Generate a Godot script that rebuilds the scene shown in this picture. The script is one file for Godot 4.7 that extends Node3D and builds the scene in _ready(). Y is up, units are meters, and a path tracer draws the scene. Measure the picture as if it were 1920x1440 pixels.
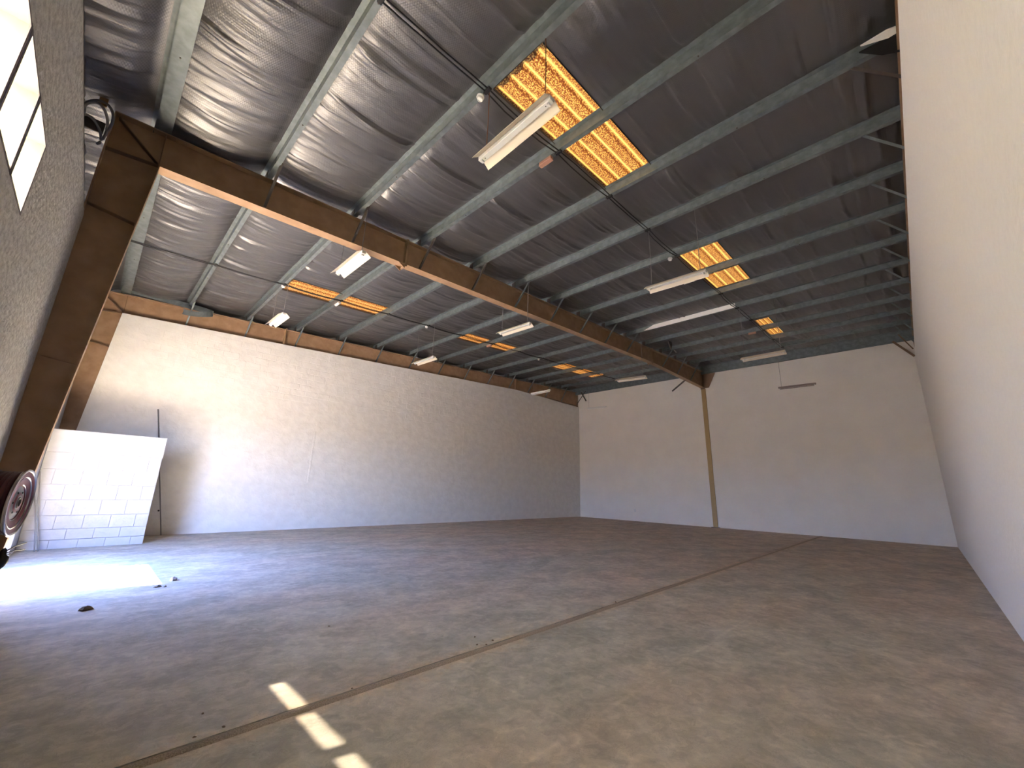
extends Node3D
# An empty industrial unit: white walls, steel portal frames, foil insulated roof with yellowed skylights.
# x runs from the window wall (x = -0.65) to the far wall (x = 20), z from the back wall (z = -14.1) to the right wall (z = 0.5).

const SLOPE := 0.0595          # the roof rises towards the far wall
const STEP := 1.4455           # purlin spacing
const WALL_X := -0.645         # inner face of the window wall
const FAR_X := 20.07
const BACK_Z := -14.13
const RIGHT_Z := 0.506
const FRAME_Z := [-6.875, -14.29, 0.66]

var M := {}
var rng := RandomNumberGenerator.new()

func _ready() -> void:
	rng.seed = 7
	set_camera_and_light()
	make_materials()
	build_shell()
	build_ceiling()
	build_frames()
	build_purlins()
	build_skylights()
	build_cables()
	build_lights()
	build_hose_reel()
	build_small_things()

func set_camera_and_light() -> void:
	var cam := Camera3D.new(); cam.name = "camera"
	cam.fov = rad_to_deg(2.0 * atan(720.0 / 764.196)); cam.near = 0.02; cam.far = 200.0
	add_child(cam)
	cam.position = Vector3(0, 1.4, 0)
	cam.rotation = Vector3(0.252084, -0.78955, 0.029749)
	cam.current = true
	var env := Environment.new()
	env.background_mode = Environment.BG_SKY
	var sm := ProceduralSkyMaterial.new()
	sm.sky_top_color = Color(0.42, 0.59, 1.0); sm.sky_horizon_color = Color(0.75, 0.85, 1.0); sm.sky_curve = 0.2
	sm.ground_bottom_color = Color(0.5, 0.47, 0.42); sm.ground_horizon_color = Color(0.6, 0.6, 0.6)
	sm.sky_energy_multiplier = 1.3; sm.sun_angle_max = 0.5
	var sky := Sky.new(); sky.sky_material = sm; env.sky = sky
	env.tonemap_mode = Environment.TONE_MAPPER_LINEAR
	env.tonemap_exposure = 33.0
	env.sdfgi_enabled = true; env.ssao_enabled = true; env.ssil_enabled = true
	var we := WorldEnvironment.new(); we.name = "world_environment"; we.environment = env; add_child(we)
	var sun := DirectionalLight3D.new(); sun.name = "sun"
	sun.light_color = Color(1.0, 0.935, 0.845); sun.light_energy = 4.6; sun.light_angular_distance = 0.6; sun.shadow_enabled = true
	add_child(sun)
	var to_light := Vector3(-1.0, 1.666, -0.22).normalized()
	sun.look_at_from_position(to_light * 50.0, Vector3.ZERO, Vector3.UP)

# ---------------------------------------------------------------- helpers
func numbered(called: String) -> String:
	if not has_node(NodePath(called)): return called
	var k := 1
	while has_node(NodePath("%s_%03d" % [called, k])): k += 1
	return "%s_%03d" % [called, k]

func kid_name(parent: Node, called: String) -> String:
	if parent == self: return numbered(called)
	var used: Dictionary = parent.get_meta("used_names", {})
	var k: int = used.get(called, 0)
	used[called] = k + 1
	parent.set_meta("used_names", used)
	return called if k == 0 else "%s_%03d" % [called, k]

func new_st() -> SurfaceTool:
	var st := SurfaceTool.new(); st.begin(Mesh.PRIMITIVE_TRIANGLES); st.set_smooth_group(-1); return st

func obj(called: String, src, mat: Material, parent: Node = self, at := Vector3.ZERO) -> MeshInstance3D:
	var o := MeshInstance3D.new()
	if src is SurfaceTool:
		src.generate_normals(); o.mesh = src.commit()
	else:
		o.mesh = src
	o.material_override = mat
	o.name = kid_name(parent, called)
	parent.add_child(o, true)
	o.position = at
	return o

func thing(called: String, label: String, category: String, at := Vector3.ZERO, group := "") -> Node3D:
	var o := Node3D.new(); o.name = numbered(called); add_child(o); o.position = at
	return tag(o, label, category, group)

func tag(o: Node3D, label: String, category: String, group := "") -> Node3D:
	o.set_meta("label", label); o.set_meta("category", category)
	if group: o.set_meta("group", group)
	return o

func struct(called: String, src, mat: Material, label := "", category := "", parent: Node = self) -> MeshInstance3D:
	var o := obj(called, src, mat, parent)
	if parent == self: o.set_meta("kind", "structure")
	if label: tag(o, label, category)
	return o

# a quad whose front looks along «out» (front faces run clockwise)
func quad(st: SurfaceTool, a: Vector3, b: Vector3, c: Vector3, d: Vector3, out: Vector3, uv := [Vector2(0, 0), Vector2(1, 0), Vector2(1, 1), Vector2(0, 1)]) -> void:
	var p := [a, b, c, d]
	var u := uv.duplicate()
	if (b - a).cross(c - a).dot(out) > 0.0:
		p = [a, d, c, b]; u = [uv[0], uv[3], uv[2], uv[1]]
	for k in [0, 1, 2, 0, 2, 3]:
		st.set_uv(u[k]); st.add_vertex(p[k])

func box(st: SurfaceTool, lo: Vector3, hi: Vector3, bevel := 0.0, xf := Transform3D()) -> void:
	var c := (lo + hi) / 2.0
	var h := (hi - lo) / 2.0
	var v := []
	for i in 8: v.append(Vector3(h.x if i & 1 else -h.x, h.y if i & 2 else -h.y, h.z if i & 4 else -h.z))
	var faces := [[1, 3, 7, 5, Vector3(1, 0, 0)], [0, 2, 6, 4, Vector3(-1, 0, 0)], [2, 3, 7, 6, Vector3(0, 1, 0)], [0, 1, 5, 4, Vector3(0, -1, 0)], [4, 5, 7, 6, Vector3(0, 0, 1)], [0, 1, 3, 2, Vector3(0, 0, -1)]]
	if bevel <= 0.0:
		for f in faces: quad(st, xf * (c + v[f[0]]), xf * (c + v[f[1]]), xf * (c + v[f[2]]), xf * (c + v[f[3]]), xf.basis * f[4])
		return
	var pt := func(i: int, axis: int) -> Vector3:   # corner i pulled in on the two other axes
		var q: Vector3 = v[i]
		for k in 3:
			if k != axis: q[k] -= signf(q[k]) * bevel
		return c + q
	for f in faces:
		var ax: int = (f[4] as Vector3).abs().max_axis_index()
		quad(st, xf * pt.call(f[0], ax), xf * pt.call(f[1], ax), xf * pt.call(f[2], ax), xf * pt.call(f[3], ax), xf.basis * f[4])
	for e in [[0, 1, 1, 2], [2, 3, 1, 2], [4, 5, 1, 2], [6, 7, 1, 2], [0, 2, 0, 2], [1, 3, 0, 2], [4, 6, 0, 2], [5, 7, 0, 2], [0, 4, 0, 1], [1, 5, 0, 1], [2, 6, 0, 1], [3, 7, 0, 1]]:
		var i: int = e[0]; var j: int = e[1]
		var o := Vector3.ZERO
		o[e[2]] = v[i][e[2]]; o[e[3]] = v[i][e[3]]
		quad(st, xf * pt.call(i, e[2]), xf * pt.call(j, e[2]), xf * pt.call(j, e[3]), xf * pt.call(i, e[3]), xf.basis * o.sign())
	for i in 8:
		var o: Vector3 = v[i].sign()
		var t := [pt.call(i, 0), pt.call(i, 1), pt.call(i, 2)]
		if (t[1] - t[0]).cross(t[2] - t[0]).dot(o) > 0.0: t = [t[0], t[2], t[1]]
		for q in t:
			st.set_uv(Vector2.ZERO); st.add_vertex(xf * q)

# a polygon in the xy plane, given thickness along z
func slab(st: SurfaceTool, poly: PackedVector2Array, z0: float, z1: float, xf := Transform3D()) -> void:
	var idx := Geometry2D.triangulate_polygon(poly)
	var n := poly.size()
	var mid := Vector2.ZERO
	for q in poly: mid += q / n
	var ccw := not Geometry2D.is_polygon_clockwise(poly)
	for k in range(0, idx.size(), 3):
		var a := poly[idx[k]]; var b := poly[idx[k + 1]]; var c := poly[idx[k + 2]]
		for side in [[z0, -1.0], [z1, 1.0]]:
			var t := [Vector3(a.x, a.y, side[0]), Vector3(b.x, b.y, side[0]), Vector3(c.x, c.y, side[0])]
			if (t[1] - t[0]).cross(t[2] - t[0]).z * side[1] > 0.0: t = [t[0], t[2], t[1]]
			for q in t:
				st.set_uv(Vector2(q.x, q.y)); st.add_vertex(xf * q)
	for k in n:
		var a := poly[k]; var b := poly[(k + 1) % n]
		var e := b - a
		var o := Vector2(e.y, -e.x) if ccw else Vector2(-e.y, e.x)
		quad(st, xf * Vector3(a.x, a.y, z0), xf * Vector3(b.x, b.y, z0), xf * Vector3(b.x, b.y, z1), xf * Vector3(a.x, a.y, z1), xf.basis * Vector3(o.x, o.y, 0))

func tube(st: SurfaceTool, path: Array, r: float, n := 8, caps := true) -> void:
	var rings := []
	for i in path.size():
		var t: Vector3 = (path[min(i + 1, path.size() - 1)] - path[max(i - 1, 0)]).normalized()
		var s := t.cross(Vector3.UP)
		if s.length() < 0.05: s = t.cross(Vector3.RIGHT)
		s = s.normalized()
		var w := s.cross(t)
		var ring := []
		for k in n:
			var a := TAU * k / n
			ring.append(path[i] + (s * cos(a) + w * sin(a)) * r)
		rings.append(ring)
	st.set_smooth_group(1)
	for i in path.size() - 1:
		for k in n:
			var m := (k + 1) % n
			quad(st, rings[i][k], rings[i][m], rings[i + 1][m], rings[i + 1][k], (rings[i][k] + rings[i][m] - path[i] * 2.0))
	st.set_smooth_group(-1)
	if caps:
		for e in [[0, path[0] - path[1]], [path.size() - 1, path[-1] - path[-2]]]:
			for k in range(1, n - 1):
				var t := [rings[e[0]][0], rings[e[0]][k], rings[e[0]][k + 1]]
				if (t[1] - t[0]).cross(t[2] - t[0]).dot(e[1]) > 0.0: t = [t[0], t[2], t[1]]
				for q in t:
					st.set_uv(Vector2.ZERO); st.add_vertex(q)

# a profile [radius, height] turned about an axis through «at»
func lathe(st: SurfaceTool, prof: Array, at: Vector3, axis: Vector3, n := 32) -> void:
	axis = axis.normalized()
	var s := axis.cross(Vector3.UP)
	if s.length() < 0.05: s = axis.cross(Vector3.RIGHT)
	s = s.normalized()
	var w := s.cross(axis)
	for i in prof.size() - 1:
		var p: Vector2 = prof[i]; var q: Vector2 = prof[i + 1]
		var d := q - p
		for k in n:
			var a := TAU * k / n; var b := TAU * (k + 1) / n
			var da := s * cos(a) + w * sin(a); var db := s * cos(b) + w * sin(b)
			var out := (da + db) * d.y - axis * d.x * 2.0
			quad(st, at + axis * p.y + da * p.x, at + axis * p.y + db * p.x, at + axis * q.y + db * q.x, at + axis * q.y + da * q.x, out)

# a flat bar from a to b, «w» wide along «side» and «t» thick
func bar(st: SurfaceTool, a: Vector3, b: Vector3, side: Vector3, w: float, t: float) -> void:
	var x := (b - a)
	var s := (side - x.normalized() * side.dot(x.normalized())).normalized()
	var n := s.cross(x.normalized())
	box(st, Vector3(0, -w / 2, -t / 2), Vector3(x.length(), w / 2, t / 2), 0.0, Transform3D(Basis(x.normalized(), s, n), a))

func angle_iron(st: SurfaceTool, a: Vector3, b: Vector3, side: Vector3, w: float) -> void:
	bar(st, a, b, side, w, 0.005)
	var x := (b - a).normalized()
	var s := (side - x * side.dot(x)).normalized()
	var n := s.cross(x)
	var off := s * (-w / 2) + n * (w / 2)
	bar(st, a + off, b + off, n, w, 0.005)

func noise_img(size: int, freq: float, kind: int, octaves: int, sd: int, warp := 0.0) -> Image:
	var f := FastNoiseLite.new()
	f.noise_type = kind as FastNoiseLite.NoiseType; f.frequency = freq; f.seed = sd
	f.fractal_type = FastNoiseLite.FRACTAL_FBM if octaves > 1 else FastNoiseLite.FRACTAL_NONE
	f.fractal_octaves = octaves
	if warp > 0.0:
		f.domain_warp_enabled = true; f.domain_warp_amplitude = warp; f.domain_warp_frequency = freq * 1.5
		f.domain_warp_fractal_type = FastNoiseLite.DOMAIN_WARP_FRACTAL_PROGRESSIVE; f.domain_warp_fractal_octaves = 3
	return f.get_seamless_image(size, size, false, false, 0.12)

func tex(im: Image) -> ImageTexture:
	return ImageTexture.create_from_image(im)

# a colour texture running from one colour to another over grey noise
func ramp_tex(im: Image, a: Color, b: Color, sharp := 1.0) -> ImageTexture:
	var src := im.get_data()
	var out := PackedByteArray(); out.resize(src.size() * 3)
	for i in src.size():
		var t := clampf((src[i] / 255.0 - 0.5) * sharp + 0.5, 0.0, 1.0)
		out[i * 3] = int(lerpf(a.r, b.r, t) * 255.0)
		out[i * 3 + 1] = int(lerpf(a.g, b.g, t) * 255.0)
		out[i * 3 + 2] = int(lerpf(a.b, b.b, t) * 255.0)
	return tex(Image.create_from_data(im.get_width(), im.get_height(), false, Image.FORMAT_RGB8, out))

func mat(called: String, c: Color, rough := 0.8, metal := 0.0) -> StandardMaterial3D:
	var m := StandardMaterial3D.new(); m.resource_name = called
	m.albedo_color = c; m.roughness = rough; m.metallic = metal
	return m

func triplanar(m: StandardMaterial3D, per_metre: float) -> void:
	m.uv1_triplanar = true; m.uv1_world_triplanar = true; m.uv1_scale = Vector3.ONE * per_metre

func lin(r: float, g: float, b: float) -> Color:
	return Color(r, g, b).linear_to_srgb()

# ---------------------------------------------------------------- materials
func make_materials() -> void:
	var fine := noise_img(512, 0.02, FastNoiseLite.TYPE_SIMPLEX, 5, 11)
	var lumpy := noise_img(512, 0.012, FastNoiseLite.TYPE_SIMPLEX, 4, 23, 18.0)
	var grit := noise_img(256, 0.09, FastNoiseLite.TYPE_SIMPLEX, 3, 31)
	var tf := tex(fine); var tl := tex(lumpy); var tg := tex(grit)

	var w := mat("painted_block", Color.WHITE, 0.88)
	w.albedo_texture = ramp_tex(lumpy, lin(0.74, 0.71, 0.67), lin(0.82, 0.79, 0.75), 1.0)
	triplanar(w, 0.35); w.heightmap_enabled = true; w.heightmap_texture = tl; w.heightmap_scale = 1.1
	M.block_paint = w
	w = mat("smooth_plaster", Color.WHITE, 0.9)
	w.albedo_texture = ramp_tex(lumpy, lin(0.80, 0.75, 0.69), lin(0.85, 0.80, 0.74), 1.0)
	triplanar(w, 0.12); w.heightmap_enabled = true; w.heightmap_texture = tf; w.heightmap_scale = 0.6
	M.plaster = w
	w = mat("white_plaster", Color.WHITE, 0.9)
	w.albedo_texture = ramp_tex(fine, lin(0.815, 0.77, 0.71), lin(0.84, 0.795, 0.735), 1.0)
	triplanar(w, 0.8); w.heightmap_enabled = true; w.heightmap_texture = tf; w.heightmap_scale = 0.25
	M.right_plaster = w
	w = mat("rough_grey_render", Color.WHITE, 0.95)
	w.albedo_texture = ramp_tex(fine, lin(0.46, 0.44, 0.41), lin(0.62, 0.60, 0.56), 1.3)
	triplanar(w, 0.9); w.heightmap_enabled = true; w.heightmap_texture = tf; w.heightmap_scale = 0.9
	M.render = w
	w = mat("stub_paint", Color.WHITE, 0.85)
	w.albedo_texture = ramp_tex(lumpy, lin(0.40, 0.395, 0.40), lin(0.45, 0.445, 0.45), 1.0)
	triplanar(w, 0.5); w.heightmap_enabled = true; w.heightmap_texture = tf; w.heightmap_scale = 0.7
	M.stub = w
	M.pink_brick = mat("bare_pink_patch", lin(0.62, 0.50, 0.47), 0.9)

	w = mat("brown_paint", Color.WHITE, 0.55)
	w.albedo_texture = ramp_tex(lumpy, lin(0.30, 0.18, 0.10), lin(0.38, 0.24, 0.145), 1.3); triplanar(w, 0.4)
	M.frame = w
	M.frame_edge = mat("brown_paint_dark", lin(0.20, 0.12, 0.07), 0.6)
	M.yellow = mat("ochre_paint", lin(0.42, 0.29, 0.13), 0.6)
	w = mat("galvanised_steel", Color.WHITE, 0.42, 0.35)
	w.albedo_texture = ramp_tex(lumpy, lin(0.145, 0.17, 0.177), lin(0.20, 0.23, 0.24), 1.4); triplanar(w, 0.8)
	M.galv = w
	M.dark_steel = mat("dark_steel", lin(0.10, 0.085, 0.075), 0.6, 0.3)
	M.black = mat("black_plastic", lin(0.012, 0.012, 0.014), 0.6)
	M.grey_cable = mat("grey_cable", lin(0.22, 0.21, 0.21), 0.6)
	M.white_plastic = mat("white_plastic", lin(0.85, 0.83, 0.80), 0.35)
	M.white_enamel = mat("white_enamel", lin(0.70, 0.69, 0.66), 0.35)
	M.dull_enamel = mat("brownish_enamel", lin(0.24, 0.19, 0.17), 0.7)  # darker brown finish for one batten light
	M.cream_enamel = mat("cream_enamel", lin(0.66, 0.58, 0.46), 0.4)
	M.copper = mat("brownish_box", lin(0.42, 0.22, 0.16), 0.5)
	M.maroon = mat("dark_red_hose", lin(0.075, 0.018, 0.026), 0.5)
	M.red = mat("red_enamel", lin(0.16, 0.02, 0.03), 0.4)
	M.chrome = mat("bright_metal", lin(0.50, 0.48, 0.48), 0.25, 1.0)
	M.stone = mat("stone", lin(0.36, 0.33, 0.30), 0.95)
	M.brown_stone = mat("dry_leaf", lin(0.16, 0.115, 0.07), 0.95)
	M.rust = mat("rust", lin(0.20, 0.09, 0.05), 0.9)
	M.sun_tinted_reveal = mat("sun_tinted_reveal", lin(0.30, 0.27, 0.15), 0.6)  # yellow of the warm sun on the reveals is put into this colour
	M.window_edge = mat("window_edge", lin(0.16, 0.14, 0.15), 0.8)

	# foil faced insulation: a fine bubble pattern pressed into crumpled foil
	var side := 256
	var data := PackedByteArray(); data.resize(side * side)
	for y in side:
		for x in side:
			var u := x / 32.0; var v := y / 32.0
			var row := int(floor(v))
			var du := fposmod(u + (0.5 if row % 2 else 0.0), 1.0) - 0.5
			var dv := fposmod(v, 1.0) - 0.5
			data[y * side + x] = int(255.0 * clampf(1.0 - (du * du + dv * dv) * 5.0, 0.0, 1.0))
	var bubbles := Image.create_from_data(side, side, false, Image.FORMAT_L8, data)
	w = mat("foil", lin(0.178, 0.174, 0.178), 0.45, 0.8)
	w.uv1_scale = Vector3(1.5, 1.5, 1)
	var nm := bubbles.duplicate() as Image
	nm.convert(Image.FORMAT_RGBA8); nm.bump_map_to_normal_map(6.0)
	w.heightmap_enabled = false
	w.normal_enabled = true; w.normal_texture = tex(nm); w.normal_scale = 0.16
	M.foil = w
	M.roof_sheet = mat("roof_sheet", lin(0.45, 0.45, 0.45), 0.5, 0.3)

	# yellowed, dirty translucent roof sheet: the ridges are clean, the valleys mottled
	var gw := 1024; var gh := 256
	var n1 := noise_img(512, 0.07, FastNoiseLite.TYPE_SIMPLEX, 3, 41).get_data()
	var n2 := noise_img(512, 0.02, FastNoiseLite.TYPE_SIMPLEX, 3, 43).get_data()
	data = PackedByteArray(); data.resize(gw * gh * 3)
	for y in gh:
		var ph := fposmod(y / 256.0 * 4.0 + 0.15, 1.0)
		var clean := clampf(1.0 - absf(ph - 0.5) * 7.0, 0.0, 1.0)
		var line := clampf(1.0 - minf(absf(ph - 0.28), absf(ph - 0.72)) * 28.0, 0.0, 1.0)
		for x in gw:
			var a := n1[(y * 2 % 512) * 512 + x % 512] / 255.0
			var b := n2[(y % 512) * 512 + x % 512] / 255.0
			var t := clampf((a - 0.5) * 3.6 + 0.36 + (b - 0.5) * 0.5, 0.0, 1.0)
			t = maxf(t * 0.72, clean * (0.85 + 0.3 * a))
			t = clampf(t - line * 0.55, 0.03, 1.0)
			var i := (y * gw + x) * 3
			data[i] = int(255 * lerpf(0.40, 1.0, t)); data[i + 1] = int(255 * lerpf(0.20, 0.88, t)); data[i + 2] = int(255 * lerpf(0.08, 0.52, t))
	w = mat("yellowed_skylight_sheet", Color.WHITE, 0.5)
	w.albedo_texture = tex(Image.create_from_data(gw, gh, false, Image.FORMAT_RGB8, data))
	w.backlight_enabled = true; w.backlight = Color(0.175, 0.165, 0.135)
	M.skylight = w

	# window glass
	w = mat("obscured_glass", Color(0.95, 0.95, 0.90, 0.86), 0.4)
	w.transparency = BaseMaterial3D.TRANSPARENCY_ALPHA
	w.backlight_enabled = true; w.backlight = Color(1.0, 1.0, 0.94)
	M.glass = w

	# concrete floor: dusty patches, trowel swirls, tyre arcs, sand along the joint
	var fw := 1536; var fh := 1088
	var big := noise_img(512, 0.006, FastNoiseLite.TYPE_SIMPLEX, 4, 51, 30.0).get_data()
	var mid := noise_img(512, 0.014, FastNoiseLite.TYPE_SIMPLEX, 5, 53, 60.0).get_data()
	var sml := noise_img(512, 0.04, FastNoiseLite.TYPE_SIMPLEX, 4, 57, 20.0).get_data()
	data = PackedByteArray(); data.resize(fw * fh * 3)
	for y in fh:
		var z := -14.4 + 15.2 * y / fh
		for x in fw:
			var xx := -1.1 + 21.4 * x / fw
			var a := big[(y % 512) * 512 + (x * 2 / 3) % 512] / 255.0
			var b := mid[((y * 3 / 2) % 512) * 512 + x % 512] / 255.0
			var c := sml[((y * 2) % 512) * 512 + (x * 2) % 512] / 255.0
			var far := clampf(xx / 16.0, 0.0, 1.0)
			var warm := clampf(far * 1.0 + (a - 0.5) * 0.8, 0.0, 1.0)
			var v := 0.79 + (b - 0.5) * 0.08 + (c - 0.5) * 0.06 + (a - 0.5) * 0.06
			v += 0.03 * smoothstep(0.62, 0.70, b) - 0.03 * smoothstep(0.60, 0.66, 1.0 - b)
			var dz := absf(z + 3.05 + 0.04 * (a - 0.5))
			var sand := clampf(1.0 - dz / (0.12 + 0.40 * maxf(0.0, c - 0.42)), 0.0, 1.0) * (0.35 + 0.65 * b)
			var arc := 0.0
			for r in [2.1, 2.32, 3.0]:
				var rr := sqrt((xx - 4.9) * (xx - 4.9) + (z + 7.6) * (z + 7.6) * 1.4)
				arc = maxf(arc, clampf(1.0 - absf(rr - r) / 0.07, 0.0, 1.0) * clampf((xx - 4.6) * 0.6, 0.0, 1.0))
			v -= arc * 0.05 * b * 2.0
			var pale := clampf(1.0 - absf(z + 1.73) / 0.03, 0.0, 1.0) * (1.0 if xx < 6.0 else 0.4) * c
			pale = maxf(pale, clampf(1.0 - absf(xx - 2.42 + (z + 2.0) * 0.06) / 0.025, 0.0, 1.0) * (1.0 if z > -3.0 else 0.0) * c)
			v += pale * 0.10
			var i := (y * fw + x) * 3
			data[i] = int(255.0 * clampf(v * lerpf(1.0, 1.03, warm) + sand * 0.02, 0.0, 1.0))
			data[i + 1] = int(255.0 * clampf(v * lerpf(0.972, 0.91, warm) - sand * 0.05, 0.0, 1.0))
			data[i + 2] = int(255.0 * clampf(v * lerpf(0.885, 0.80, warm) - sand * 0.11, 0.0, 1.0))
	w = mat("dusty_concrete", Color.WHITE, 0.62)
	w.albedo_texture = tex(Image.create_from_data(fw, fh, false, Image.FORMAT_RGB8, data))
	w.detail_enabled = true; w.detail_blend_mode = BaseMaterial3D.BLEND_MODE_MUL; w.detail_uv_layer = BaseMaterial3D.DETAIL_UV_2
	# thin swirling trowel lines: contours of a warped noise
	var swirl := noise_img(1024, 0.0065, FastNoiseLite.TYPE_SIMPLEX, 3, 61, 120.0).get_data()
	var streak := noise_img(1024, 0.012, FastNoiseLite.TYPE_SIMPLEX, 6, 67, 110.0).get_data()
	data = PackedByteArray(); data.resize(1024 * 1024 * 3)
	for i in 1024 * 1024:
		var n := swirl[i] / 255.0
		var q := streak[i] / 255.0
		var lines := 0.0
		for lv in [0.40, 0.52, 0.64]:
			lines = maxf(lines, clampf(1.0 - absf(n - lv) * 70.0, 0.0, 1.0))
		var k := 0.90 + (q - 0.5) * 0.17 - lines * 0.12 * q * 1.6
		var g := int(255.0 * clampf(k, 0.0, 1.0))
		data[i * 3] = g; data[i * 3 + 1] = g; data[i * 3 + 2] = g
	w.detail_albedo = tex(Image.create_from_data(1024, 1024, false, Image.FORMAT_RGB8, data))
	M.floor = w
	w = mat("joint_sand", Color.WHITE, 0.95)
	w.albedo_texture = ramp_tex(grit, lin(0.26, 0.20, 0.14), lin(0.46, 0.38, 0.28), 1.4); triplanar(w, 3.0)
	w.heightmap_enabled = true; w.heightmap_texture = tg; w.heightmap_scale = 0.6
	M.sand = w
	M.yard = mat("yard_concrete", lin(0.28, 0.26, 0.23), 0.9)
	M.added_door_steel = mat("added_door_steel", lin(0.35, 0.36, 0.36), 0.6)

# ---------------------------------------------------------------- the shell
func roof_y(x: float) -> float:
	return 6.345 + SLOPE * (x - 1.15)

func build_shell() -> void:
	# floor in two slabs either side of the joint
	var st := new_st()
	st.set_uv2(Vector2.ZERO)
	for r in [[-14.4, -3.095], [-3.005, 0.8]]:
		var lo := Vector3(-0.9, -0.15, r[0]); var hi := Vector3(20.3, 0.0, r[1])
		box(st, lo, Vector3(hi.x, -0.0001, hi.z))
		var uv := func(p: Vector3) -> Vector2: return Vector2((p.x + 1.1) / 21.4, (p.z + 14.4) / 15.2)
		var c := [Vector3(lo.x, 0, lo.z), Vector3(hi.x, 0, lo.z), Vector3(hi.x, 0, hi.z), Vector3(lo.x, 0, hi.z)]
		for k in [0, 1, 2, 0, 2, 3]:
			st.set_uv(uv.call(c[k])); st.set_uv2(Vector2(c[k].x, c[k].z) / 2.3); st.add_vertex(c[k])
	var fl := struct("floor", st, M.floor, "dusty grey brown concrete floor with trowel swirls and a long joint", "floor")
	# sand filling the joint
	st = new_st()
	var prev := []
	for k in 241:
		var x := -0.85 + 20.9 * k / 240.0
		var row := []
		for j in 5:
			row.append(Vector3(x, -0.012 + (0.010 if j in [1, 2, 3] else 0.0) + rng.randf() * 0.006, -3.10 + 0.025 * j + (rng.randf() - 0.5) * 0.008))
		if prev:
			for j in 4: quad(st, prev[j], row[j], row[j + 1], prev[j + 1], Vector3.UP)
		prev = row
	obj("joint_filler", st, M.sand, fl)

	# back wall under the rafter of the frame there
	st = new_st()
	slab(st, PackedVector2Array([Vector2(WALL_X - 0.22, -0.1), Vector2(20.3, -0.1), Vector2(20.3, 6.30), Vector2(14.6, 6.33), Vector2(-0.155, 5.525), Vector2(-0.355, 2.5), Vector2(-0.47, 0.8), Vector2(WALL_X - 0.22, 0.8)]), BACK_Z - 0.3, BACK_Z)
	var wb := struct("wall_back", st, M.block_paint, "long white painted block wall under the back rafter", "wall")
	# the blocks that show through the paint under the rafter
	var shapes := []
	for n in 3:
		var b := new_st()
		box(b, Vector3(0.006, 0.006, -0.02), Vector3(0.394 - 0.05 * (n % 2), 0.189, 0.005 + 0.0025 * n), 0.004)
		b.generate_normals(); shapes.append(b.commit())
	var left := 290
	for row in 9:
		for col in 34:
			var x := 0.35 + col * 0.4 + (0.2 if row % 2 else 0.0)
			var y := 3.95 + row * 0.195
			if y + 0.2 > 5.50 + 0.0555 * x or x > 13.2 or left <= 0: continue
			if rng.randf() > 0.92 - 0.10 * (8 - row) * 0.5 - x * 0.012: continue
			left -= 1
			var o := obj("block", shapes[rng.randi() % 3], M.block_paint, wb, Vector3(x, y, BACK_Z))
			o.rotation.x = (rng.randf() - 0.5) * 0.016
	# the raised strip and cracks of old plaster on the back wall
	st = new_st()
	box(st, Vector3(5.02, 1.4, BACK_Z - 0.01), Vector3(5.08, 3.05, BACK_Z + 0.012), 0.006)
	obj("plaster_ridge", st, M.block_paint, wb)
	st = new_st()
	box(st, Vector3(11.3, 1.6, BACK_Z - 0.01), Vector3(11.36, 4.3, BACK_Z + 0.008), 0.004)
	obj("plaster_ridge", st, M.block_paint, wb)

	# far wall with the opening where the frames meet it closed by ochre strips (part of the frames)
	st = new_st()
	box(st, Vector3(FAR_X, -0.1, -14.6), Vector3(FAR_X + 0.25, 7.62, 1.3))
	struct("wall_far", st, M.plaster, "smooth white plastered wall at the far end with an ochre post strip", "wall")

	# right wall, a little lower than the rafter above it
	st = new_st()
	slab(st, PackedVector2Array([Vector2(-0.9, -0.1), Vector2(FAR_X, -0.1), Vector2(FAR_X, 6.28), Vector2(14.0, 6.17), Vector2(-0.9, 5.45)]), RIGHT_Z, RIGHT_Z + 0.24)
	struct("wall_right", st, M.right_plaster, "bright white plastered side wall on the right stopping below the rafter", "wall")
	st = new_st()
	box(st, Vector3(-0.95, -0.1, 1.25), Vector3(FAR_X + 0.2, 7.6, 1.4))
	struct("wall_behind", st, M.roof_sheet)

	# window wall with a strip of windows and a doorway
	st = new_st()
	var x0 := WALL_X - 0.22; var x1 := WALL_X
	var top := 4.52
	box(st, Vector3(x0, -0.1, -0.70), Vector3(x1, top, 1.25))
	box(st, Vector3(x0, -0.1, -4.03), Vector3(x1, 3.065, -0.70))
	box(st, Vector3(x0, 3.635, -4.03), Vector3(x1, top, -0.70))
	box(st, Vector3(x0, -0.1, -6.86), Vector3(x1, top, -4.03))
	var wl := struct("wall_left", st, M.render, "rough grey rendered wall on the left with a high strip window", "wall")
	st = new_st()
	box(st, Vector3(x0, -0.1, -8.05), Vector3(x1, top, -6.89))
	box(st, Vector3(x0, 3.22, -11.36), Vector3(x1, top, -8.05))
	box(st, Vector3(x0, -0.1, -14.4), Vector3(x1, top, -11.36))
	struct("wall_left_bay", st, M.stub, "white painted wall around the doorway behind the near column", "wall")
	build_window(wl)
	# cladding and foil above the window wall
	st = new_st()
	box(st, Vector3(-1.06, 4.38, -14.5), Vector3(-1.0, 6.5, 1.3))
	box(st, Vector3(-1.06, 4.34, -14.5), Vector3(-0.86, 4.40, 1.3))
	struct("wall_eave", st, M.roof_sheet)
	st = new_st()
	st.set_smooth_group(1)
	var nz := FastNoiseLite.new(); nz.seed = 5; nz.frequency = 1.0
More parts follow.
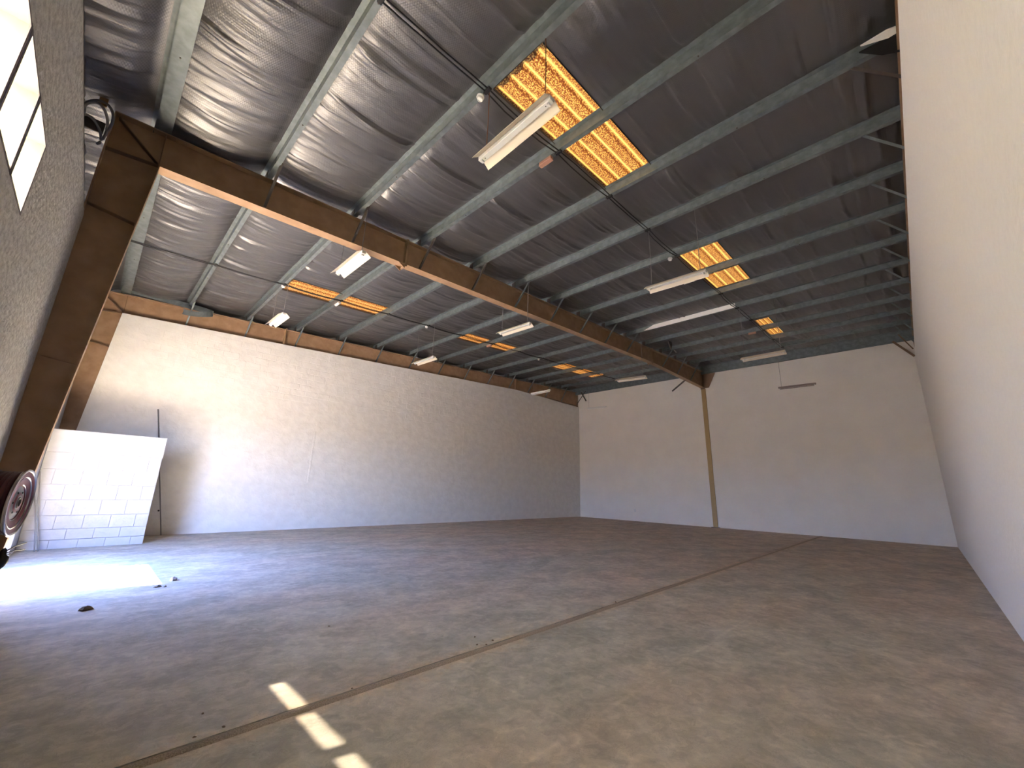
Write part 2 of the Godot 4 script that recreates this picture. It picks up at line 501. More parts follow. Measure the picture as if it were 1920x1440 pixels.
	var P := func(i: int, j: int) -> Vector3:
		var z := -14.4 + i * 0.05; var y := 4.45 + j * 0.06
		return Vector3(-0.955 + 0.03 * nz.get_noise_2d(z * 1.2, y * 9.0) + 0.02 * nz.get_noise_2d(z * 6.0 + 50.0, y * 14.0), y, z)
	for i in 312:
		for j in 31: quad(st, P.call(i, j), P.call(i + 1, j), P.call(i + 1, j + 1), P.call(i, j + 1), Vector3.RIGHT, [Vector2(i, j) * 0.05, Vector2(i + 1, j) * 0.05, Vector2(i + 1, j + 1) * 0.05, Vector2(i, j + 1) * 0.05])
	struct("trim_1", st, M.foil, "crumpled silver insulation hanging behind the eave above the left wall", "insulation")
	# girt along the eave
	st = new_st()
	box(st, Vector3(-0.93, 5.28, -14.2), Vector3(-0.80, 5.30, 1.2)); box(st, Vector3(-0.93, 5.28, -14.2), Vector3(-0.92, 5.44, 1.2))
	struct("trim_2", st, M.dark_steel, "dark steel rail along the eave above the left wall", "rail")
	# closing pieces over the back wall
	st = new_st()
	box(st, Vector3(-1.06, -0.1, -14.62), Vector3(FAR_X + 0.2, 7.7, -14.56))
	struct("wall_back_upper", st, M.roof_sheet)

	# roof sheeting above the insulation, open over the skylights
	st = new_st()
	var xs := [-1.1]
	var holes := sky_holes()
	var zs := [-14.65]
	for h in holes:
		for v in [h[0], h[1]]:
			if not v in xs: xs.append(v)
		for v in [h[2], h[3]]:
			if not v in zs: zs.append(v)
	xs.append(20.35); zs.append(1.45); xs.sort(); zs.sort()
	for i in xs.size() - 1:
		for j in zs.size() - 1:
			var cx: float = (xs[i] + xs[i + 1]) / 2; var cz: float = (zs[j] + zs[j + 1]) / 2
			var open := false
			for h in holes: open = open or (cx > h[0] and cx < h[1] and cz > h[2] and cz < h[3])
			if open: continue
			var ya := roof_y(xs[i]) + 0.10; var yb := roof_y(xs[i + 1]) + 0.10
			slab(st, PackedVector2Array([Vector2(xs[i], ya), Vector2(xs[i + 1], yb), Vector2(xs[i + 1], yb + 0.05), Vector2(xs[i], ya + 0.05)]), zs[j], zs[j + 1])
	struct("ceiling_sheeting", st, M.roof_sheet)

	# outside: the yard and an unseen door leaf added to block half the doorway light
	st = new_st()
	box(st, Vector3(-14, -0.2, -24), Vector3(-0.9, -0.03, 8))
	struct("ground", st, M.yard)
	st = new_st()
	for k in 12:
		box(st, Vector3(-0.98, 0.0, -11.70 + k * 0.15), Vector3(-0.94 + 0.01 * (k % 2), 3.3, -11.70 + k * 0.15 + 0.15))
	box(st, Vector3(-0.94, 3.26, -13.4), Vector3(-0.875, 3.34, -7.9))
	struct("added_door_1", st, M.added_door_steel)

func build_window(wl: Node) -> void:
	var root := Node3D.new(); root.name = "window_1"; add_child(root); root.set_meta("kind", "structure")
	tag(root, "bright strip window of deep panes high in the left wall", "window")
	var x0 := WALL_X - 0.22
	var z := -4.03
	while z < -0.75:
		# every opening has its own deep reveal, warm sun mixed into its colour, and a pane set at the back
		var st := new_st()
		var za := z; var zb := z + 0.555
		for s in [[Vector3(x0, 3.065, za), Vector3(WALL_X - 0.006, 3.635, za + 0.034)], [Vector3(x0, 3.065, zb - 0.034), Vector3(WALL_X - 0.006, 3.635, zb)], [Vector3(x0, 3.065, za + 0.034), Vector3(WALL_X - 0.006, 3.085, zb - 0.034)], [Vector3(x0, 3.615, za + 0.034), Vector3(WALL_X - 0.006, 3.635, zb - 0.034)]]:
			box(st, s[0], s[1])
		obj("reveal", st, M.sun_tinted_reveal, root)
		st = new_st()
		for s in [[za + 0.004, za + 0.034, 3.065, 3.635], [zb - 0.034, zb - 0.004, 3.065, 3.635]]:
			box(st, Vector3(WALL_X - 0.006, s[2], s[0]), Vector3(WALL_X + 0.001, s[3], s[1]))
		for s in [[3.069, 3.085], [3.615, 3.631]]:
			box(st, Vector3(WALL_X - 0.006, s[0], za + 0.004), Vector3(WALL_X + 0.001, s[1], zb - 0.004))
		obj("edge_strip", st, M.window_edge, root)
		st = new_st()
		box(st, Vector3(x0 + 0.03, 3.085, za + 0.034), Vector3(x0 + 0.034, 3.615, zb - 0.034))
		obj("pane", st, M.glass, root)
		z += 0.555

# ---------------------------------------------------------------- foil insulation under the roof
func sky_holes() -> Array:
	return [[2.72, 5.47, -3.19, -2.37], [8.50, 11.42, -3.27, -2.40], [14.75, 17.60, -3.22, -2.80], [2.72, 5.45, -11.52, -10.70], [8.50, 11.48, -11.58, -10.85], [14.55, 18.05, -11.92, -11.02]]

func build_ceiling() -> void:
	var na := FastNoiseLite.new(); na.seed = 71; na.frequency = 1.0; na.noise_type = FastNoiseLite.TYPE_SIMPLEX
	var folds := []
	var z := -14.4
	while z < 1.2:
		folds.append([z, 0.016 + rng.randf() * 0.040, 0.016 + rng.randf() * 0.030, rng.randf() * 100.0])
		if rng.randf() < 0.6: folds.append([z + 0.03 + rng.randf() * 0.1, 0.008 + rng.randf() * 0.014, 0.009 + rng.randf() * 0.008, rng.randf() * 100.0])
		if rng.randf() < 0.45: folds.append([z + 0.06 + rng.randf() * 0.05, 0.010 + rng.randf() * 0.02, 0.015 + rng.randf() * 0.02, rng.randf() * 100.0])
		z += 0.30 + rng.randf() * 0.50
	var nx := 300; var nz := 640
	var xs := PackedFloat32Array(); var zs := PackedFloat32Array()
	for i in nx + 1: xs.append(-1.0 + 21.1 * i / nx)
	for j in nz + 1: zs.append(-14.55 + 15.8 * j / nz)
	# lines fall on the edges of the skylights
	for h in sky_holes():
		for v in [h[0], h[1]]:
			var k := clampi(int(round((v + 1.0) / 21.1 * nx)), 0, nx); xs[k] = v
		for v in [h[2], h[3]]:
			var k := clampi(int(round((v + 14.55) / 15.8 * nz)), 0, nz); zs[k] = v
	var holes_near := sky_holes()
	var H := PackedFloat32Array(); H.resize((nx + 1) * (nz + 1))
	for i in nx + 1:
		var x := xs[i]
		var bay := (x - 1.11) / STEP
		var bi := floori(bay)
		var u := bay - bi
		var sag := 4.0 * u * (1.0 - u)
		var near := exp(-minf(u, 1.0 - u) * 9.0)
		var edge := 1.0 - exp(-minf(u, 1.0 - u) * 14.0)
		var wander := []
		for f in folds: wander.append(f[0] + 0.07 * na.get_noise_2d(x * 0.25, f[3]) + 0.05 * na.get_noise_2d(bi * 7.3, f[3] + 40.0))
		var sizes := []
		for f in folds: sizes.append(f[1] * clampf(0.65 + 1.1 * na.get_noise_2d(bi * 3.1 + u, f[3] * 2.0), 0.0, 1.4))
		for j in nz + 1:
			var zz := zs[j]
			var d := (0.075 if bi >= 0 else 0.16) * sag * (1.0 + 0.5 * na.get_noise_2d(bi * 5.0, zz * 0.4))
			d += 0.022 * na.get_noise_2d(x * 0.3 + bi * 9.0, zz * 2.4) * edge
			d += 0.010 * na.get_noise_2d(x * 0.8, zz * 7.0)
			d += 0.006 * near * na.get_noise_2d(x * 1.5 + bi * 3.0, zz * 12.0)
			for f in folds.size():
				var dz: float = zz - wander[f]
				if absf(dz) < 0.16:
					var s: float = folds[f][2]
					d += sizes[f] * exp(-dz * dz / (s * s)) * (0.12 + 0.88 * edge)
			var lap := (zz + 0.10 * na.get_noise_2d(x * 0.3, 5.0) + 0.06 * na.get_noise_2d(bi * 4.0, 9.0)) / 1.22
			var lf := lap - floorf(lap)
			d += 0.055 * pow(1.0 - lf, 6.0) * (0.5 + 0.5 * edge) * clampf(lf / 0.02, 0.0, 1.0)
			d *= clampf((minf(u, 1.0 - u) * STEP - 0.055) / 0.11, 0.0, 1.0)
			for h in holes_near:
				var away := maxf(maxf(h[0] - x, x - h[1]), maxf(h[2] - zz, zz - h[3]))
				if away < 0.30: d *= clampf(away / 0.30, 0.0, 1.0)
			H[i * (nz + 1) + j] = roof_y(x) - d
	var st := new_st(); st.set_smooth_group(1)
	var holes := sky_holes()
	for i in nx:
		for j in nz:
			var cx := (xs[i] + xs[i + 1]) / 2; var cz := (zs[j] + zs[j + 1]) / 2
			var open := false
			for h in holes: open = open or (cx > h[0] and cx < h[1] and cz > h[2] and cz < h[3])
			if open: continue
			var a := Vector3(xs[i], H[i * (nz + 1) + j], zs[j]); var b := Vector3(xs[i + 1], H[(i + 1) * (nz + 1) + j], zs[j])
			var c := Vector3(xs[i + 1], H[(i + 1) * (nz + 1) + j + 1], zs[j + 1]); var e := Vector3(xs[i], H[i * (nz + 1) + j + 1], zs[j + 1])
			quad(st, a, b, c, e, Vector3.DOWN, [Vector2(a.x, a.z) * 3.2, Vector2(b.x, b.z) * 3.2, Vector2(c.x, c.z) * 3.2, Vector2(e.x, e.z) * 3.2])
	struct("ceiling", st, M.foil, "silver foil faced insulation sagging in folds between the roof purlins", "ceiling")

# ---------------------------------------------------------------- portal frames
func top_y(x: float) -> float: return 6.065 + 0.0562 * x
func bot_y(x: float) -> float: return 5.540 + 0.0552 * x if x < 14.6 else 6.346 + 0.010 * (x - 14.6)

func flange(st: SurfaceTool, pts: Array, t: float, w: float) -> void:
	for k in pts.size() - 1:
		var a := Vector3(pts[k].x, pts[k].y, 0); var b := Vector3(pts[k + 1].x, pts[k + 1].y, 0)
		bar(st, a, b, Vector3(0, 0, 1), w, t)

func build_frames() -> void:
	var label := ["brown steel portal frame crossing the middle of the hall, its column against the left wall", "tan steel portal frame standing against the back wall", "brown steel portal frame whose end shows above the right wall"]
	for f in 3:
		var fr := thing("portal_frame", label[f], "steel frame", Vector3(0, 0, FRAME_Z[f]), "")
		var st: SurfaceTool
		if f < 2:
			# tapered column: web, inner and outer flange
			st = new_st()
			slab(st, PackedVector2Array([Vector2(-0.652, 0), Vector2(-0.49, 0), Vector2(-0.135, 5.53), Vector2(-0.652, 5.53)]), -0.006, 0.006)
			obj("column_web", st, M.frame, fr)
			st = new_st()
			flange(st, [Vector2(-0.482, 0.0), Vector2(-0.127, 5.53)], 0.014, 0.20)
			obj("inner_flange", st, M.frame, fr)
			st = new_st()
			flange(st, [Vector2(-0.658, 0.0), Vector2(-0.658, 6.03)], 0.014, 0.18)
			obj("outer_flange", st, M.frame, fr)
			# knee panel between column and rafter with its stiffeners
			st = new_st()
			slab(st, PackedVector2Array([Vector2(-0.652, 5.53), Vector2(-0.135, 5.53), Vector2(-0.135, 6.05), Vector2(-0.652, 6.02)]), -0.006, 0.006)
			obj("knee_panel", st, M.frame, fr)
			for s in [[Vector3(-0.65, 5.495, 0), Vector3(-0.13, 5.555, 0)], [Vector3(-0.615, 5.99, 0), Vector3(-0.15, 5.58, 0)], [Vector3(-0.135, 5.55, 0), Vector3(-0.145, 6.05, 0)], [Vector3(-0.65, 4.675, 0), Vector3(-0.19, 4.600, 0)], [Vector3(-0.65, 2.716, 0), Vector3(-0.32, 2.657, 0)]]:
				st = new_st()
				var wide: float = 0.16 if s[0].y > 4.0 else 0.03
				bar(st, s[0], s[1], Vector3(0, 0, 1), wide, 0.012)
				obj("stiffener", st, M.frame_edge if s[0].y > 4.0 else M.frame, fr)
		# rafter: web, two flanges
		var xa := -0.135
		var xb := 20.02
		st = new_st()
		slab(st, PackedVector2Array([Vector2(xa, bot_y(xa)), Vector2(14.6, bot_y(14.6)), Vector2(xb, bot_y(xb)), Vector2(xb, top_y(xb)), Vector2(14.6, top_y(14.6)), Vector2(xa, top_y(xa))]), -0.006, 0.006)
		obj("rafter_web", st, M.frame, fr)
		st = new_st()
		flange(st, [Vector2(xa, bot_y(xa)), Vector2(14.6, bot_y(14.6)), Vector2(xb, bot_y(xb))], 0.016, 0.20)
		obj("bottom_flange", st, M.frame, fr)
		st = new_st()
		flange(st, [Vector2(-0.66, top_y(-0.66)), Vector2(xb, top_y(xb))], 0.016, 0.20)
		obj("top_flange", st, M.frame, fr)
		# bolted splices
		for xs in [3.69, 14.62]:
			st = new_st()
			box(st, Vector3(xs - 0.022, bot_y(xs) - 0.05, -0.10), Vector3(xs - 0.002, top_y(xs) + 0.04, 0.10), 0.003)
			box(st, Vector3(xs + 0.002, bot_y(xs) - 0.05, -0.10), Vector3(xs + 0.022, top_y(xs) + 0.04, 0.10), 0.003)
			obj("splice_plate", st, M.frame, fr)
			if f == 0:
				st = new_st()
				slab(st, PackedVector2Array([Vector2(xs - 0.16, bot_y(xs) - 0.01), Vector2(xs - 0.02, bot_y(xs) - 0.01), Vector2(xs - 0.02, bot_y(xs) - 0.10)]), -0.09, -0.075)
				obj("gusset_bracket", st, M.frame, fr)
				st = new_st()
				slab(st, PackedVector2Array([Vector2(xs - 0.16, bot_y(xs) - 0.01), Vector2(xs - 0.02, bot_y(xs) - 0.01), Vector2(xs - 0.02, bot_y(xs) - 0.10)]), 0.075, 0.09)
				obj("gusset_bracket", st, M.frame, fr)
		# end plate against the far wall
		st = new_st()
		box(st, Vector3(20.02, 6.33, -0.10), Vector3(20.045, 7.25, 0.10), 0.003)
		obj("end_plate", st, M.frame_edge, fr)
		if f == 0:
			st = new_st()
			slab(st, PackedVector2Array([Vector2(0, 7.3), Vector2(0.66, 7.28), Vector2(0.2, 6.36), Vector2(0.0, 6.36)]), -0.006, 0.006, Transform3D(Basis(Vector3(0, 0, 1), Vector3(0, 1, 0), Vector3(-1, 0, 0)), Vector3(19.98, 0, 0.1)))
			obj("end_gusset", st, M.frame_edge, fr)
			st = new_st()
			box(st, Vector3(20.035, 0.0, -0.085), Vector3(20.069, 6.33, 0.115), 0.004)
			var post := obj("post_strip", st, M.yellow, fr)
			post.set_meta("label", "ochre painted post set flush in the far wall")
			st = new_st()
			box(st, Vector3(19.98, 0.0, -0.16), Vector3(20.069, 0.02, 0.19), 0.004)
			obj("base_plate", st, M.dark_steel, fr)
		# fly braces from the purlins down to the bottom flange
		for i in 13:
			if f == 0 and i == 9: continue
			var x := 1.19 + STEP * i
			var yp := 6.195 + SLOPE * (x - 1.15)
			var side := -1.0 if f == 2 else 1.0
			st = new_st()
			angle_iron(st, Vector3(x, yp + 0.03, side * 0.50), Vector3(x - 0.03, bot_y(x) + 0.03, side * 0.02), Vector3(1, 0, 0), 0.035)
			obj("fly_brace", st, M.dark_steel if f != 1 and i < 4 else M.galv, fr)
		if f == 0:
			st = new_st()
			angle_iron(st, Vector3(18.10, bot_y(18.1) - 0.01, -0.05), Vector3(18.5, 6.05, -0.84), Vector3(1, 0, 0), 0.05)
			var loose := obj("hanging_brace", st, M.dark_steel, fr)
			loose.set_meta("label", "loose steel brace hanging below the rafter near the far wall")
		if f == 2:
			for s in [[Vector3(19.95, 7.12, -0.61), Vector3(19.95, 6.44, -0.12), 0.07], [Vector3(19.93, 7.33, -0.43), Vector3(19.93, 6.70, -0.13), 0.035]]:
				st = new_st(); angle_iron(st, s[0], s[1], Vector3(1, 0, 0), s[2])
				obj("corner_brace", st, M.frame_edge, fr)
		if f == 1:
			for s in [[Vector3(19.9, 6.45, 0.10), Vector3(19.9, 7.2, 0.76)], [Vector3(19.86, 7.15, 0.50), Vector3(19.86, 6.57, 0.84)]]:
				st = new_st(); angle_iron(st, s[0], s[1], Vector3(1, 0, 0), 0.05)
				obj("corner_brace", st, M.dark_steel, fr)

# ---------------------------------------------------------------- purlins
func build_purlins() -> void:
	var ord := ["first", "second", "third", "fourth", "fifth", "sixth", "seventh", "eighth", "ninth", "tenth", "eleventh", "twelfth", "thirteenth", "fourteenth", "fifteenth"]
	for i in range(-1, 14):
		var x := 1.11 + STEP * i
		var yb := 6.19 + SLOPE * (x - 1.11)
		var wide := 0.07
		if i == -1: x = -0.27; wide = 0.17; yb = 6.105
		if i == 13: x = 19.92; yb = 7.045
		var tall := roof_y(x) - yb - 0.004
		if i == 13: tall = 0.41
		var what := "grey galvanised roof purlin, %s counted from the window wall" % ord[i + 1]
		if i == -1: what = "wide grey eave purlin above the window wall and near column"
		if i == 13: what = "grey steel eave beam along the top of the far wall"
		if i == 8: what = "grey roof purlin crossing above the middle of the hall, painted light cover strip on its face"
		var pu := thing("purlin", what, "purlin", Vector3(x, yb, 0), "steel roof purlins")
		var st := new_st()
		var t := 0.006
		box(st, Vector3(0, 0, -14.5), Vector3(t, tall, 1.22))                      # web
		box(st, Vector3(t, 0, -14.5), Vector3(wide, t, 1.22))                      # bottom flange
		box(st, Vector3(wide - t, t, -14.5), Vector3(wide, 0.022, 1.22))           # lip
		box(st, Vector3(-0.06, tall - t, -14.5), Vector3(0, tall, 1.22))           # top flange
		obj("section", st, M.galv, pu)
		if i == 13: continue
		for f in 3:
			st = new_st()
			box(st, Vector3(-0.012, -0.07, FRAME_Z[f] - 0.06), Vector3(-0.004, tall * 0.8, FRAME_Z[f] + 0.06))
			obj("cleat", st, M.dark_steel, pu)
			st = new_st()                                                          # lap of the next length
			box(st, Vector3(-0.004, 0.004, FRAME_Z[f] - 0.55), Vector3(0.0, tall - 0.01, FRAME_Z[f] + 0.45))
			obj("lap_plate", st, M.galv, pu)
		if i < 8:
			for k in 6:
				var zb := -1.1 - k * 2.13
				st = new_st()
				lathe(st, [Vector2(0.0, 0.010), Vector2(0.009, 0.010), Vector2(0.009, 0.0)], Vector3(wide * 0.5, 0.0, zb), Vector3.DOWN, 6)
				obj("bolt", st, M.dark_steel, pu)
		if i == 8:
			st = new_st()
			slab(st, PackedVector2Array([Vector2(-3.2, 0.0), Vector2(-5.85, 0.0), Vector2(-6.15, 0.02), Vector2(-5.75, 0.15), Vector2(-3.2, 0.15)]), -0.012, -0.007, Transform3D(Basis(Vector3(0, 0, 1), Vector3(0, 1, 0), Vector3(-1, 0, 0)), Vector3(-0.02, 0, 0)))
			var reflection := obj("painted_reflection", st, M.white_plastic, pu)  # bright strip paints the light reflecting off this purlin
			reflection.set_meta("label", "painted light cover strip on the purlin face")

# ---------------------------------------------------------------- skylights
func build_skylights() -> void:
	var holes := sky_holes()
	var label := ["large yellowed translucent skylight nearest the camera, above the hanging light", "yellowed translucent skylight in the middle of the near row", "small looking yellowed skylight of the near row closest to the far wall", "yellowed translucent skylight of the back row nearest the left wall", "yellowed translucent skylight in the middle of the back row", "yellowed translucent skylight of the back row closest to the far wall"]
	for k in holes.size():
		var h: Array = holes[k]
		var root := thing("skylight", label[k], "skylight", Vector3(h[0], roof_y(h[0]), h[2]), "yellowed roof skylights")
		var lx: float = h[1] - h[0]; var lz: float = h[3] - h[2]
		var st := new_st(); st.set_smooth_group(1)
		var n := 64
		var P := func(x: float, j: int) -> Vector3:
			var v := float(j) / n
			var ph := fposmod(v * 4.0 + 0.15, 1.0)
			var rib := clampf((0.26 - absf(ph - 0.5)) / 0.10, 0.0, 1.0) * 0.035
			return Vector3(x, 0.012 + SLOPE * x + rib, v * (lz + 0.10) - 0.05)
		var m := 6
		for i in m:
			var xa: float = -0.05 + (lx + 0.10) * i / m; var xb: float = -0.05 + (lx + 0.10) * (i + 1) / m
			for j in n:
				quad(st, P.call(xa, j), P.call(xb, j), P.call(xb, j + 1), P.call(xa, j + 1), Vector3.DOWN, [Vector2(xa / 2.75, float(j) / n), Vector2(xb / 2.75, float(j) / n), Vector2(xb / 2.75, float(j + 1) / n), Vector2(xa / 2.75, float(j + 1) / n)])
		obj("sheet", st, M.skylight, root)
		# the folded foil edge round the opening
		st = new_st()
		for e in [[Vector3(0, -0.02, -0.01), Vector3(lx, -0.02 + SLOPE * lx, -0.01)], [Vector3(0, -0.02, lz + 0.01), Vector3(lx, -0.02 + SLOPE * lx, lz + 0.01)], [Vector3(-0.01, -0.02, 0), Vector3(-0.01, -0.02, lz)], [Vector3(lx + 0.01, -0.02 + SLOPE * lx, 0), Vector3(lx + 0.01, -0.02 + SLOPE * lx, lz)]]:
			bar(st, e[0] + Vector3(0, 0.02, 0), e[1] + Vector3(0, 0.02, 0), Vector3.UP, 0.04, 0.006)
		obj("curb", st, M.dark_steel, root)

# ---------------------------------------------------------------- cables and fittings on the purlins
func build_cables() -> void:
	for row in 2:
		var zc: float = [-3.16, -10.80][row]
		var root := thing("cable_run", ["pair of black cables tied under the purlins beside the near skylights", "pair of black cables tied under the purlins along the back row of skylights"][row], "cable", Vector3(0, 0, zc))
		for k in 2:
			var path := []
			for i in range(-2, 13):
				var x := 1.14 + STEP * i
				if i == -2: x = -0.9
				var y := 6.175 + SLOPE * (x - 1.11)
				if path:
					var p: Vector3 = path[-1]
					for s in 3:
						var t := (s + 1) / 4.0
						path.append(Vector3(lerpf(p.x, x, t), lerpf(p.y, y, t) - (0.020 + 0.014 * k) * 4.0 * t * (1.0 - t), (k - 0.5) * 0.075 + 0.02 * sin(i * 2.1 + k)))
				path.append(Vector3(x, y, (k - 0.5) * 0.05))
			var st := new_st(); tube(st, path, 0.010, 6)
			obj("cable", st, M.black, root)
		for i in range(0, 13):
			var x := 1.14 + STEP * i
			var st := new_st()
			box(st, Vector3(x - 0.02, 6.155 + SLOPE * (x - 1.11), -0.055), Vector3(x + 0.03, 6.192 + SLOPE * (x - 1.11), 0.055), 0.006)
			obj("tie", st, M.black, root)
	# junction boxes and lamp holders by the cables
	for b in [["ball", 1, -3.29, "round white lamp holder on the second purlin beside the large skylight"], ["box", 2, -3.40, "reddish brown junction box on the purlin crossing the large skylight"], ["disc", 5, -3.33, "white round lamp holder at the near end of the middle skylight"], ["tube", 6, -3.47, "short white capped tube on the purlin crossing the middle skylight"], ["box", 10, -3.50, "reddish brown junction box by the skylight closest to the far wall"],
			["ball", 1, -10.90, "round white lamp holder at the start of the back row skylights"], ["tube", 2, -11.02, "short white capped tube on the purlin under the back left skylight"], ["ball", 4, -10.92, "small white lamp holder between two skylights of the back row"], ["ball", 8, -11.02, "small white lamp holder beyond the middle skylight of the back row"], ["box", 6, -11.02, "reddish brown junction box under the middle skylight of the back row"]]:
		var x: float = 1.14 + STEP * b[1]
		var y: float = 6.19 + SLOPE * (x - 1.11)
		var st := new_st()
		if b[0] == "ball" or b[0] == "disc":
			var o := thing("lamp_holder", b[3], "lamp holder", Vector3(x, y - 0.005, b[2]), "lamp holders")
			lathe(st, [Vector2(0, 0), Vector2(0.048, 0.0), Vector2(0.052, 0.018), Vector2(0.045, 0.030)], Vector3.ZERO, Vector3.DOWN, 20)
			obj("base", st, M.white_plastic, o)
			st = new_st()
			lathe(st, [Vector2(0.040, 0.034), Vector2(0.038, 0.055), Vector2(0.026, 0.062), Vector2(0.024, 0.050), Vector2(0.0, 0.050)], Vector3.ZERO, Vector3.DOWN, 20)
			obj("socket", st, M.white_plastic, o)
		elif b[0] == "box":
			var o := thing("junction_box", b[3], "junction box", Vector3(x, y, b[2]), "junction boxes")
			box(st, Vector3(-0.035, -0.06, -0.12), Vector3(0.035, -0.003, 0.12), 0.008)
			obj("body", st, M.copper, o)
			st = new_st()
			box(st, Vector3(-0.037, -0.068, -0.122), Vector3(0.037, -0.060, 0.122), 0.003)
			obj("lid", st, M.copper, o)
		else:
			var o := thing("white_fitting", b[3], "fitting", Vector3(x, y, b[2]), "white tube fittings")
			tube(st, [Vector3(0, -0.04, -0.11), Vector3(0, -0.04, 0.11)], 0.036, 16)
			obj("body", st, M.white_plastic, o)
			st = new_st()
			tube(st, [Vector3(0, -0.04, -0.125), Vector3(0, -0.04, -0.105)], 0.040, 16)
			tube(st, [Vector3(0, -0.04, 0.105), Vector3(0, -0.04, 0.125)], 0.040, 16)
			obj("cap", st, M.white_plastic, o)

# ---------------------------------------------------------------- hanging batten lights, all switched off
func make_light(called: String, label: String, a: Vector3, b: Vector3, ceiling_a: float, ceiling_b: float, kind := 0) -> void:
	var at := (a + b) / 2.0
	var o := thing(called, label, "light", at, "hanging batten lights")
	var along := (b - a).normalized()
	var len := a.distance_to(b)
	var side := along.cross(Vector3.UP).normalized()
	var xf := Transform3D(Basis(side, side.cross(along) * -1.0, along), Vector3.ZERO)
	if xf.basis.y.y < 0: xf.basis.y *= -1.0; xf.basis.x *= -1.0
	var h := len / 2
	var st := new_st()
	if kind == 0:
		# folded reflector: two sloping wings with turned edges
		for s in [-1.0, 1.0]:
			var wing := new_st()
			slab(wing, PackedVector2Array([Vector2(s * 0.035, 0.055), Vector2(s * 0.125, -0.018), Vector2(s * 0.130, -0.030), Vector2(s * 0.133, -0.030), Vector2(s * 0.128, -0.014), Vector2(s * 0.036, 0.060)]), -h, h, xf)
			obj("reflector_wing", wing, M.cream_enamel, o)
	box(st, Vector3(-0.034, 0.0, -h), Vector3(0.034, 0.058, h), 0.004, xf)
	obj("channel", st, M.dull_enamel if label.begins_with("dull") else M.white_enamel, o)
	for s in [-1.0, 1.0]:
		st = new_st()
		box(st, Vector3(-0.022, -0.030, s * (h - 0.045) - 0.012), Vector3(0.022, 0.001, s * (h - 0.045) + 0.012), 0.004, xf)
		obj("lamp_socket", st, M.white_plastic, o)
		st = new_st()
		lathe(st, [Vector2(0, 0.004), Vector2(0.006, 0.004), Vector2(0.007, 0)], xf * Vector3(0, 0.0, s * (h - 0.09)), -xf.basis.y, 8)
		obj("screw", st, M.dark_steel, o)
	if kind == 1:
		st = new_st()
		tube(st, [xf * Vector3(0, -0.03, -h + 0.05), xf * Vector3(0, -0.03, h - 0.05)], 0.014, 10)
		obj("tube", st, M.dull_enamel if label.begins_with("dull") else M.white_plastic, o)
	var ends := [[a, ceiling_a], [b, ceiling_b]]
	for k in 2:
		if ends[k][1] <= 0.0: continue
		st = new_st()
		var dir := along * (0.10 if k == 0 else -0.10)
		var foot: Vector3 = ends[k][0] - at + dir + Vector3(0, 0.055, 0)
		tube(st, [foot, Vector3(foot.x, lerpf(foot.y, ends[k][1] - at.y, 0.5), foot.z + 0.008), Vector3(foot.x, ends[k][1] - at.y, foot.z)], 0.006 if kind == 0 else 0.005, 6)
		obj("wire", st, M.rust if label.contains("nearest the camera") else M.grey_cable, o)

func build_lights() -> void:
	var py := func(x: float) -> float: return 6.21 + SLOPE * (x - 1.11)
	var rows := [
		["white batten light hanging in front of the large skylight, nearest the camera", Vector3(2.63, 5.27, -3.27), Vector3(2.63, 5.33, -2.14), 0, 1, 1],
		["white batten light hanging just under the near rafter", Vector3(2.63, 5.30, -7.43), Vector3(2.63, 5.30, -6.34), 0, 1, 1],
		["white batten light hanging before the left end of the back rafter", Vector3(2.63, 5.39, -11.64), Vector3(2.63, 5.37, -10.54), 0, 1, 1],
		["white batten light hanging in front of the middle skylight of the near row", Vector3(6.96, 5.24, -3.26), Vector3(6.96, 5.21, -2.15), 0, 1, 1],
		["white batten light hanging behind the near rafter halfway along the hall", Vector3(6.96, 5.38, -7.43), Vector3(6.96, 5.36, -6.33), 0, 1, 1],
		["white batten light hanging before the middle of the back rafter", Vector3(6.96, 5.35, -11.52), Vector3(6.96, 5.345, -10.41), 0, 1, 1],
		["white batten light hanging before the far part of the back rafter", Vector3(12.74, 5.37, -11.45), Vector3(12.74, 5.38, -10.38), 1, 0, 1],
		["white batten light hanging before the top edge of the far wall, right part", Vector3(12.74, 5.24, -3.22), Vector3(12.74, 5.25, -2.12), 0, 1, 1],
		["white batten light hanging high before the left part of the far wall", Vector3(12.74, 5.29, -7.32), Vector3(12.74, 5.24, -6.21), 0, 1, 1],
		["dull batten light hanging low against the right part of the far wall", Vector3(17.08, 5.23, -3.22), Vector3(17.08, 5.22, -2.10), 1, 1, 0],
		["thin white batten light low against the left part of the far wall", Vector3(17.08, 5.44, -11.53), Vector3(17.08, 5.39, -10.44), 1, 1, 0]]
	for r in rows:
		var y: float = py.call(r[1].x)
		make_light("batten_light", r[0], r[1], r[2], y, y if r[5] else 0.0, r[3])

